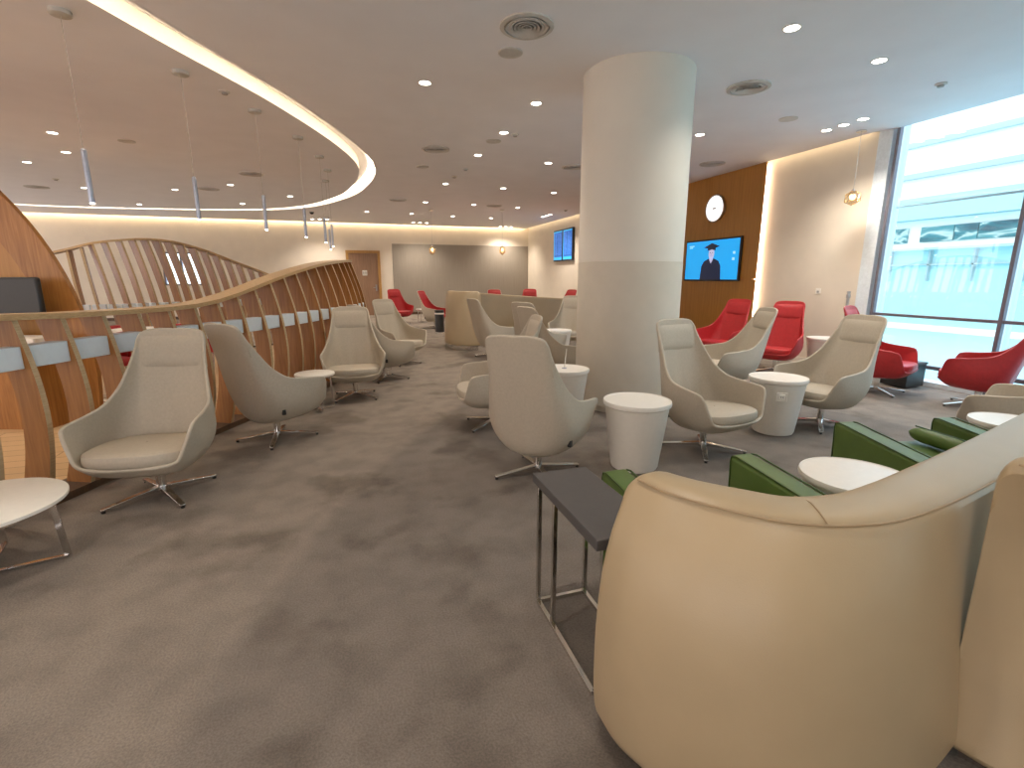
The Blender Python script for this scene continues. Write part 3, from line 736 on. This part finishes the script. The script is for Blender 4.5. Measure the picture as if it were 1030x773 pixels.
wall_sofa('curved_sofa_back', 'second cream leather sofa back cut off by the bottom right corner', [
    (1.70, .755, .98, .11, D(-170), -.10), (1.75, .67, .98, .15, D(-145), -.13), (1.91, .60, .96, .18, D(-122), -.10), (2.1, .54, .93, .19, D(-110), .06), (2.5, .40, .93, .2, D(-106), .06), (3.1, .22, .93, .2, D(-106), .06)])
wall_sofa('curved_sofa_back', 'curved beige high sofa wall with chrome plinth across the middle distance', [
    (2.45, 9.75, 1.19, .14, D(-100), .02), (2.2, 9.85, 1.19, .16, D(-120), .02), (2.05, 10.1, 1.19, .16, D(-160), .02), (2.05, 10.5, 1.19, .16, D(-190), .0), (2.25, 10.9, 1.17, .16, D(-240), .0), (2.7, 11.1, 1.13, .16, D(-262), .0), (3.6, 11.1, 1.06, .16, D(-273), .0), (4.8, 11.0, .98, .16, D(-275), .0), (5.8, 10.9, .93, .16, D(-275), .0)], zb=.10)
# ================================================================ GREEN ARMCHAIRS
def rbox(c, d, rz=0, b=.03, name='', mat='green', parent=None, shear=None, seg=4):
    mb = MB().box((0, 0, 0), d)
    if shear: mb.v = [shear(Vector(v)) for v in mb.v]; mb.v = [tuple(v) for v in mb.v]
    mb.v = [(v[0]+c[0], v[1]+c[1], v[2]+c[2]) for v in mb.v]
    o = mb.build(name, mat, parent); bevel(o, b, seg); mod(o, 'WEIGHTED_NORMAL')
    for p in o.data.polygons: p.use_smooth = True
    return o
def make_green(name):
    r = thing(name, '', 'armchair')       # faces +y locally; depth .72, width .84
    for s in (-1, 1):
        arm = rbox((s*.355, 0, .37), (.13, .70, .50), 0, .025, 'arm', 'green', r, shear=lambda v: Vector((v.x, v.y+(.03 if v.z > 0 and v.y > 0 else 0), v.z-(.07 if v.z > 0 and v.y < 0 else 0))))
        for e in (-1, 1):
            x = s*.355+e*.060
            MB().tube([(x, .35, .14), (x, .372, .58), (x, .365, .612), (x, .33, .619), (x, -.33, .549)], .005, 6).build('arm_piping', 'greenpipe', r)
    rbox((0, -.02, .27), (.60, .62, .20), 0, .03, 'seat_base', 'green', r)
    rbox((0, .02, .42), (.575, .60, .13), 0, .05, 'seat_cushion', 'green', r)
    rbox((0, -.30, .38), (.60, .13, .48), 0, .05, 'backrest', 'green', r, shear=lambda v: Vector((v.x, v.y-(.02 if v.z > 0 else 0), v.z)))
    for x in (-.36, .36):
        for y in (-.29, .29):
            MB().lathe([(.014, 0), (.018, .13)], (x, y, 0), 12).build('leg', 'chrome', r)
    return r
GG = 'green leather armchairs behind the front sofa'
g = make_green('green_armchair'); g.location = (1.46, 1.52, 0); g.scale = (1, .95, .95); g.rotation_euler = (0, 0, D(-1)); g['label'] = 'green leather armchair nearest us, directly behind the curved cream sofa end'; g['group'] = GG
g2 = dup(g, 'green leather armchair right of the white round table, with a rolled cushion', (3.22, 1.80, 0), D(-10), scale=(1, .90, .91))
cu = thing('cushion', 'rolled dark green cushion lying across the seat of the right green armchair', 'cushion', (3.30, 1.86, .448), D(-10))
rows = []
for k in range(13):
    u = -1+2*k/12; R = .045*(1-abs(u)**6*.8); rows.append([(.04*math.sin(k), 0, 0) and (u*.0+math.cos(2*math.pi*j/20)*R*1.15, u*.20, .05+math.sin(2*math.pi*j/20)*R) for j in range(20)])
mb = MB().grid(rows, 0, True); mb.f += [tuple(range(20)), tuple(range(240, 260))]; mb.m += [0, 0]; mb.sm += [True, True]
mb.build('cushion_body', 'green', cu)
MB().tube([(.0, -.17, .095), (.0, .17, .095)], .004, 6).build('cushion_piping', 'greenpipe', cu)
# ================================================================ SMALL THINGS ON THE FLOOR
bx = thing('box_table', 'low black box table behind the red chair at the window', 'side table', (7.14, 4.62, 0))
bevel(MB().box((0, 0, .17), (.34, .34, .30)).build('box_body', 'black', bx), .006)
bevel(MB().box((0, 0, .335), (.36, .36, .03)).build('table_top', 'darktop', bx), .004)
bn = thing('waste_bin', 'slim black bin with a pale band at the near end of the far sofa wall', 'bin', (2.28, 13.3, 0))
MB().lathe([(.11, .02), (.12, .03), (.125, .60), (.12, .61), (0, .61)], n=32).build('bin_body', 'black', bn)
MB().lathe([(.127, .50), (.129, .505), (.129, .535), (.127, .54)], n=32).build('bin_band', 'whitetop', bn)
MB().lathe([(.11, 0), (.11, .02)], n=32).build('bin_foot', 'whitetop', bn)
po = thing('steel_post', 'slim steel post standing where the cream wall meets the window', 'post', (7.34, 5.72, 0))
MB().lathe([(.10, 0), (.10, .008), (.02, .015), (.02, 1.22), (.026, 1.225), (.026, 1.25), (0, 1.255)], n=20).build('post_shaft', 'steel', po)
MB().lathe([(.028, 1.15), (.03, 1.155), (.03, 1.20), (.028, 1.205)], n=20).build('post_head', 'steel', po)
# things inside the rib enclosure
def make_low(name):
    r = thing(name, '', 'stool')
    MB().lathe([(.16, .36), (.21, .37), (.22, .42), (.20, .46), (.1, .475), (0, .477)], n=32).build('seat', 'red', r)
    rows = []
    for j, (z, o_) in enumerate(((.44, 0), (.55, .02), (.68, .04), (.74, .045))):
        rows.append([((.19+o_)*math.cos(a), (.19+o_)*math.sin(a), z) for a in [D(20+140*k/12) for k in range(13)]])
    b_ = MB().grid(rows).build('backrest', 'red', r); mod(b_, 'SOLIDIFY', thickness=.03)
    for k in range(4):
        a = D(45+90*k); MB().tube([(.12*math.cos(a), .12*math.sin(a), .38), (.22*math.cos(a), .22*math.sin(a), 0)], .01).build('leg', 'chrome', r)
    return r
lw = make_low('dining_chair'); lw.location = (-2.9, 7.4, 0); lw['category'] = 'chair'; lw['group'] = 'red chairs inside the rib enclosure'
lw['label'] = 'red tub dining chair seen through the ribs left of the nearest beige chair'
for k, (x, y, la) in enumerate([(-3.3, 8.9, 'red tub dining chair seen through the gap below the arch foot'), (-2.75, 7.9, 'red tub dining chair seen through the second gap right of the arch'), (-2.6, 9.3, 'red tub dining chair seen through the ribs above the nearest beige chair'), (-2.0, 8.5, 'red tub dining chair seen through the rightmost open gaps of the low screen'), (-2.3, 6.9, 'red tub dining chair low behind the nearest beige chair back')]):
    dup(lw, la, (x, y, 0), k*1.3)
for x, y, la in [(-2.95, 8.5, 'white round dining table seen through the ribs among the red chairs'), (-2.75, 6.9, 'white round dining table nearest the low rib screen')]:
    t_ = thing('dining_table', la, 'table', (x, y, 0), 0, 'white tables inside the rib enclosure')
    MB().lathe([(.33, .70), (.35, .705), (.35, .73), (0, .735)], n=40).build('table_top', 'whitetop', t_)
    MB().lathe([(.22, 0), (.22, .012), (.03, .03), (.03, .70)], n=24).build('pedestal', 'chrome', t_)
# ================================================================ WALL ITEMS
X = WX-.14
def poly_yz(pts, x, t=.002):  # flat shape on the x plane, pts (y,z)
    n = len(pts); mb = MB(); vs = [(x, y, z) for y, z in pts]+[(x-t, y, z) for y, z in pts]
    mb.add(vs, [tuple(range(n)), tuple(range(n, 2*n))[::-1]]+[(k, (k+1) % n, n+(k+1) % n, n+k) for k in range(n)]); return mb
tv = thing('television', 'wall television showing a graduate in a black cap on blue', 'television', (X, 8.81, 1.82))
bevel(MB().b2(-.05, 0, -.83, .83, -.43, .43).build('casing', 'black', tv), .006)
scn = MB().b2(-.053, -.05, -.795, .795, -.395, .395).build('screen', 'tvblue', tv)
def cap_poly(pts, m, nm, x): poly_yz(pts, x).build(nm, m, scn)
def ell(cy, cz, a, b, n=20): return [(cy+a*math.cos(2*math.pi*k/n), cz+b*math.sin(2*math.pi*k/n)) for k in range(n)]
cap_poly([(.30, -.395), (.27, -.12), (.20, -.02), (.06, .03), (-.10, .03), (-.24, -.02), (-.31, -.12), (-.34, -.395)], 'tvdark', 'gown', -.053)
cap_poly([(.04, .06), (.03, -.0), (-.02, -.07), (-.07, 0), (-.08, .06)], 'tvskin', 'neck', -.0555)
cap_poly(ell(-.02, .13, .085, .115), 'tvskin', 'head', -.0555)
for yy in (-.055, .015): cap_poly(ell(yy, .15, .012, .008, 10), 'tvdark', 'eye', -.0575)
cap_poly([(-.05, .085), (.01, .085), (-.02, .075)], 'tvlip', 'mouth', -.0575)
cap_poly([(-.02, .14), (-.008, .11), (-.032, .11)], 'tvlip', 'nose', -.0575)
cap_poly([(.10, .19), (.10, .25), (-.14, .25), (-.14, .19), (-.02, .215)], 'tvcap', 'cap_band', -.058)
cap_poly([(.22, .26), (-.02, .345), (-.26, .27), (-.03, .215)], 'tvcap', 'mortarboard', -.060)
mb = MB()
for k, (w_, z) in enumerate(((.16, .30), (.11, .265))): mb.b2(-.0545, -.053, .70-w_, .70, z, z+.018)
mb.b2(-.0545, -.053, -.70, -.64, .10, .15).b2(-.0545, -.053, -.69, -.63, -.02, .03)
mb.build('caption_lines', 'tvtxt', scn)
ck = thing('wall_clock', 'round glowing white clock with a steel rim above the television', 'clock', (X, 8.81, 2.85))
def disc_x(prof, n=48):  # lathe around the x axis; prof (r, depth toward the room)
    mb = MB().lathe(prof, n=n); mb.v = [(-z, x, y) for x, y, z in mb.v]; return mb
disc_x([(.265, 0), (.27, .02), (.27, .06), (.255, .065), (.25, .055), (0, .055)]).build('clock_rim', 'steel', ck)
disc_x([(.245, .055), (.245, .060), (0, .061)]).build('clock_face', 'clockface', ck)
MB().b2(-.064, -.061, -.05, .05, -.008, .014).b2(-.064, -.061, -.03, .035, -.022, -.014).build('face_mark', 'graypaint', ck)
fb = thing('departure_screen', 'pair of blue departure boards on the side wall left of the column', 'screen', (WX-.002, 16.72, 2.60))
for s in (-1, 1):
    c_ = s*.42
    ca = bevel(MB().b2(-.09, -.02, c_-.405, c_+.405, -.55, .55).build('casing', 'black', fb), .006)
    pn = MB().b2(-.093, -.09, c_-.36, c_+.36, -.50, .50).build('screen', 'board', ca)
    mb = MB()
    for k in range(18):
        z = .40-k*.043
        for y0, w_ in ((.33, .06), (.24, .20), (0, .08), (-.12, .10), (-.25, .08)):
            w2 = w_*random.uniform(.6, 1); mb.b2(-.0945, -.093, c_+y0-w2, c_+y0, z, z+.022)
    mb.build('flight_rows', 'boardtxt', pn)
    MB().b2(-.0945, -.093, c_-.36, c_+.36, -.50, -.40).b2(-.0945, -.093, c_+.31, c_+.36, -.40, .5).b2(-.0945, -.093, c_-.36, c_+.36, .46, .50).build('header_bar', 'boardcyan', pn)
MB().b2(-.02, 0, -.5, .5, -.2, .2).build('bracket', 'black', fb)
sw = thing('wall_switch', 'small white wall control on the cream wall above the red chair', 'switch', (WX, 6.34, 1.24))
bevel(MB().b2(-.012, 0, -.045, .045, -.045, .045).build('plate', 'whitetop', sw), .003)
MB().b2(-.014, -.012, -.02, .02, -.03, .005).build('button', 'graypaint', sw)
# ================================================================ CEILING ITEMS
def make_down():
    r = thing('downlight', '', 'downlight')
    MB().lathe([(.075, -.002), (.075, -.006), (.060, -.006), (.058, 0)], n=28).build('trim_ring', 'whitetop', r)
    MB().lathe([(.059, -.0035), (0, -.004)], n=28).build('lens', 'lamp', r)
    l = bpy.data.lights.new('downlight_bulb', 'SPOT'); l.energy = SPOT_W; l.color = SPOT_COL; l.spot_size = D(125); l.spot_blend = .8; l.shadow_soft_size = .045
    lo = bpy.data.objects.new('downlight_bulb', l); C.objects.link(lo); lo.parent = r; lo.location = (0, 0, -.02)
    return r
single = [(-3.91, 9.35), (-4.32, 10.66), (-5.37, 11.75), (-5.68, 14.58), (-5.49, 17.25), (-3.75, 14.18), (-2.37, 13.1), (-2.68, 16.21), (-1.27, 14.4), (.7, 16.88), (2.1, 16.94), (2.17, 14.34), (2.2, 11.48), (2.24, 8.73), (3.51, 17.22), (3.55, 14.38), (4.89, 17.34), (.92, 5.83), (2.28, 6.05), (2.27, 7.33), (3.6, 8.9), (3.58, 11.62), (4.94, 11.82), (4.93, 14.56), (5.02, 6.54), (3.67, 3.69), (5.0, 3.92)]
trip = [(-1.07, 19.56), (-.82, 19.50), (-.57, 19.44), (2.47, 19.57), (2.72, 19.55), (2.98, 19.55), (6.02, 19.97), (6.25, 19.96), (6.48, 19.95), (6.47, 16.42), (6.47, 16.09), (6.47, 15.78), (6.58, 5.80), (6.58, 5.54), (6.58, 5.27)]
offv = [(.5, 1.6), (3.9, 1.9), (-3.5, 4.5), (-4.5, 6.6), (-6.5, 5.5), (-7.5, 9), (-8, 13), (-1.5, 1.0), (.9, -.8), (3.6, -1.6)]
dl = make_down(); first = True
DL = ['nearest of the three clustered inside the light ring at the left', 'middle one of the three clustered inside the light ring at the left', 'leftmost one low on the inside of the light ring', 'far one inside the ring beside the nearest pendant tube', 'far one inside the ring above the arched rib screen', 'inside the ring just left of the second pendant tube', 'inside the ring between the second and third pendant tubes', 'far one inside the ring beside the third pendant tube', 'inside the ring between the third and fourth pendant tubes', 'far one just outside the tip of the ring', 'far one over the black bin', 'far one in the second row, over the aisle', 'third away along the aisle line', 'second away along the aisle line', 'far one above the grey back panel centre', 'far one over the beige sofa wall', 'farthest one left of the departure boards', 'brightest one over the aisle, right of the light ring', 'bright one left of the column top', 'small one beyond the bright one left of the column', 'left of the column halfway down the ceiling', 'in the fourth row over the sofa wall', 'next to the column edge in the fourth row', 'next to the column edge in the far row', 'right of the column above the clock', 'bright one at the top right of the ceiling', 'second bright one at the right, toward the window']
def where(x, y): return 'ceiling behind the photographer', ''
for i, (x, y) in enumerate(single+trip+offv):
    tr = len(single) <= i < len(single)+len(trip)
    s_, d_ = where(x, y)
    if tr:
        k = (i-len(single))//3; la = ['left', 'middle', 'right'][(i-len(single)) % 3]+' of three small downlights in a row, '+['above the far door', 'over the grey wall left end', 'over the grey wall right end', 'above the departure boards', 'by the amber window pendant'][k]; gp = 'downlights in a row of three, '+str(['door', 'grey wall left', 'grey wall right', 'boards', 'window'][k])
    elif i < len(single): la = 'recessed downlight, '+DL[i]; gp = 'single ceiling downlights'
    else: la = 'recessed ceiling downlight out of view above and behind the seats'; gp = 'ceiling downlights outside the picture'
    if first: dl.location = (x, y, CEIL); dl['label'] = la; dl['group'] = gp; first = False
    else: dup(dl, la, (x, y, CEIL), 0, gp)
bulb = None
def make_diff():
    r = thing('air_diffuser', '', 'air vent')
    MB().lathe([(.225, 0), (.225, -.012), (.19, -.018), (.185, -.004)], n=48).build('outer_ring', 'grille', r)
    MB().lathe([(.185, -.002), (0, -.003)], n=40).build('dark_throat', 'graypaint', r)
    for k in range(5):
        q = .165-k*.031
        MB().lathe([(q+.004, -.014), (q+.004, -.02), (q-.018, -.012), (q-.020, -.006)], n=40).build('cone_ring', 'grille', r)
    MB().lathe([(.014, -.008), (.012, -.018), (0, -.02)], n=16).build('hub', 'grille', r)
    return r
df = make_diff(); GD_ = 'round ceiling air diffusers'
dls = [((1.55, 4.35), 'large round ringed air diffuser in the ceiling at the top centre'), ((4.32, 4.86), 'round ringed air diffuser in the ceiling right of the column'), ((1.49, 8.56), 'round air diffuser over the aisle, third nearest us'), ((1.4, 14.13), 'small looking round diffuser over the far aisle'), ((4.18, 9.06), 'round diffuser cut by the left edge of the column'), ((6.47, 8.02), 'round diffuser above the amber wood panel'), ((4.15, 14.39), 'far round diffuser left of the departure boards'), ((-6.65, 14.76), 'round diffuser at the far left inside the light ring'), ((-1.71, 11.64), 'round diffuser inside the light ring behind the third pendant tube'), ((-2.97, 13.83), 'round diffuser inside the light ring near the second pendant tube')]
for k, ((x, y), la) in enumerate(dls):
    if k == 0: df.location = (x, y, CEIL); df['label'] = la; df['group'] = GD_
    else: dup(df, la, (x, y, CEIL), 0, GD_)
for (x, y), la in [((1.57, 4.86), 'round flat ceiling speaker beside the largest diffuser'), ((-3.08, 9.55), 'round flat ceiling speaker inside the light ring'), ((1.47, 9.92), 'round flat ceiling speaker over the aisle'), ((5.64, 5.57), 'round flat ceiling speaker near the amber pendant'), ((2.25, 7.81), 'small round flat ceiling speaker left of the column')]:
    s_ = thing('ceiling_speaker', la, 'speaker', (x, y, CEIL), 0, 'round ceiling speakers')
    MB().lathe([(.115, 0), (.115, -.008), (.10, -.012), (.098, -.009)], n=40).build('speaker_rim', 'grille', s_)
    MB().lathe([(.098, -.008), (0, -.009)], n=40).build('speaker_mesh', 'graypaint', s_)
for (x, y), la in [((-1.18, 6.78), 'small disc detector inside the light ring'), ((-5.73, 13.49), 'small dark detector at the far left of the ring'), ((2.28, 9.86), 'small detector in the ceiling over the middle distance'), ((2.22, 10.63), 'small flat detector farther along the ceiling'), ((6.21, 4.13), 'small sprinkler cap in the ceiling near the window'), ((2.45, 7.36), 'small cap next to a downlight left of the column'), ((6.51, 14.62), 'small detector near the departure boards')]:
    s_ = thing('smoke_detector', la, 'detector', (x, y, CEIL), 0, 'small ceiling detectors')
    MB().lathe([(.055, 0), (.055, -.012), (.04, -.018)], n=28).build('detector_base', 'grille', s_)
    MB().lathe([(.034, -.018), (.03, -.034), (0, -.036)], n=24).build('detector_head', 'graypaint', s_)
s_ = thing('camera_dome', 'black security camera dome in the ceiling near the far triple downlights', 'camera', (-.95, 17.42, CEIL))
MB().lathe([(.08, 0), (.08, -.02)], n=28).build('dome_ring', 'grille', s_)
MB().lathe([(.07, -.02), (.055, -.06), (.03, -.08), (0, -.085)], n=28).build('dome', 'black', s_)
# slim tube pendants
def make_tube(H):
    r = thing('tube_pendant', '', 'pendant lamp')
    MB().lathe([(.075, 0), (.075, -.03), (.07, -.034), (0, -.034)], n=32).build('canopy', 'canopy', r)
    MB().tube([(0, 0, -.03), (0, 0, -1.02)], .002, 6).build('cord', 'graypaint', r)
    tb = MB().lathe([(.006, -1.0), (.019, -1.01), (.021, -1.02), (.021, -1.43), (.018, -1.43)], n=20).build('tube', 'bluemetal', r)
    MB().lathe([(.018, -1.425), (.016, -1.436), (0, -1.44)], n=16).build('lens', 'lamp', r)
    return r
tp = make_tube(0)
tls = [(-2.01, 5.26), (-1.48, 6.31), (-.97, 7.37), (-.57, 8.48), (-.33, 9.64), (-.24, 10.77), (-.32, 11.9)]
tn = ['nearest slim bluish tube pendant, at the top left corner', 'second nearest slim tube pendant inside the light ring', 'third slim tube pendant, over the arched rib screen', 'fourth slim tube pendant, over the rising part of the rib screen', 'fifth slim tube pendant of the curved row, lowest in the far cluster', 'sixth slim tube pendant of the curved row', 'farthest slim tube pendant of the curved row']
for k, ((x, y), la) in enumerate(zip(tls, tn)):
    if k == 0: tp.location = (x, y, CEIL); tp['label'] = la; tp['group'] = 'slim tube pendants in a curved row'
    else: dup(tp, la, (x, y, CEIL))
# faceted amber pendants
def make_gem():
    r = thing('faceted_pendant', '', 'pendant lamp')
    MB().lathe([(.065, 0), (.065, -.018), (0, -.02)], n=28).build('canopy', 'chrome', r)
    MB().tube([(0, 0, -.02), (0, 0, -.80)], .004, 6).build('cord', 'steel', r)
    bm = bmesh.new(); bmesh.ops.create_icosphere(bm, subdivisions=1, radius=.112)
    rnd = random.Random(3)
    for v in bm.verts: v.co = Vector((v.co.x*rnd.uniform(.9, 1.12), v.co.y*rnd.uniform(.9, 1.12), v.co.z*rnd.uniform(.8, 1.05)-.91))
    ed = [(tuple(e.verts[0].co), tuple(e.verts[1].co)) for e in bm.edges]
    me = bpy.data.meshes.new('glass_shade'); bm.to_mesh(me); bm.free(); me.materials.append(M['amber'])
    o = bpy.data.objects.new('glass_shade', me); C.objects.link(o); o.parent = r
    mb = MB()
    for a, b in ed: mb.tube([a, b], .003, 5)
    mb.build('shade_edges', surf('brass', (.65, .45, .22), .25, 1.0), o)
    MB().lathe([(.02, -.79), (.022, -.84), (.018, -.85)], n=16).build('socket', 'chrome', r)
    MB().lathe([(.0, -.845), (.03, -.86), (.042, -.89), (.03, -.925), (0, -.935)], n=20).build('bulb', glow('bulb', (1.0, .86, .66), 5), r)
    return r
gm = make_gem(); gm['group'] = 'faceted amber glass pendants'
for k, (x, y, la) in enumerate([(7.07, 5.66, 'faceted amber glass pendant hanging beside the window'), (2.55, 15.8, 'left small faceted glass pendant in front of the grey back wall'), (4.62, 15.12, 'right small faceted glass pendant in front of the grey back wall')]):
    if k == 0: gm.location = (x, y, CEIL); gm['label'] = la
    else: dup(gm, la, (x, y, CEIL), 0, scale=(1, 1, 1.33))
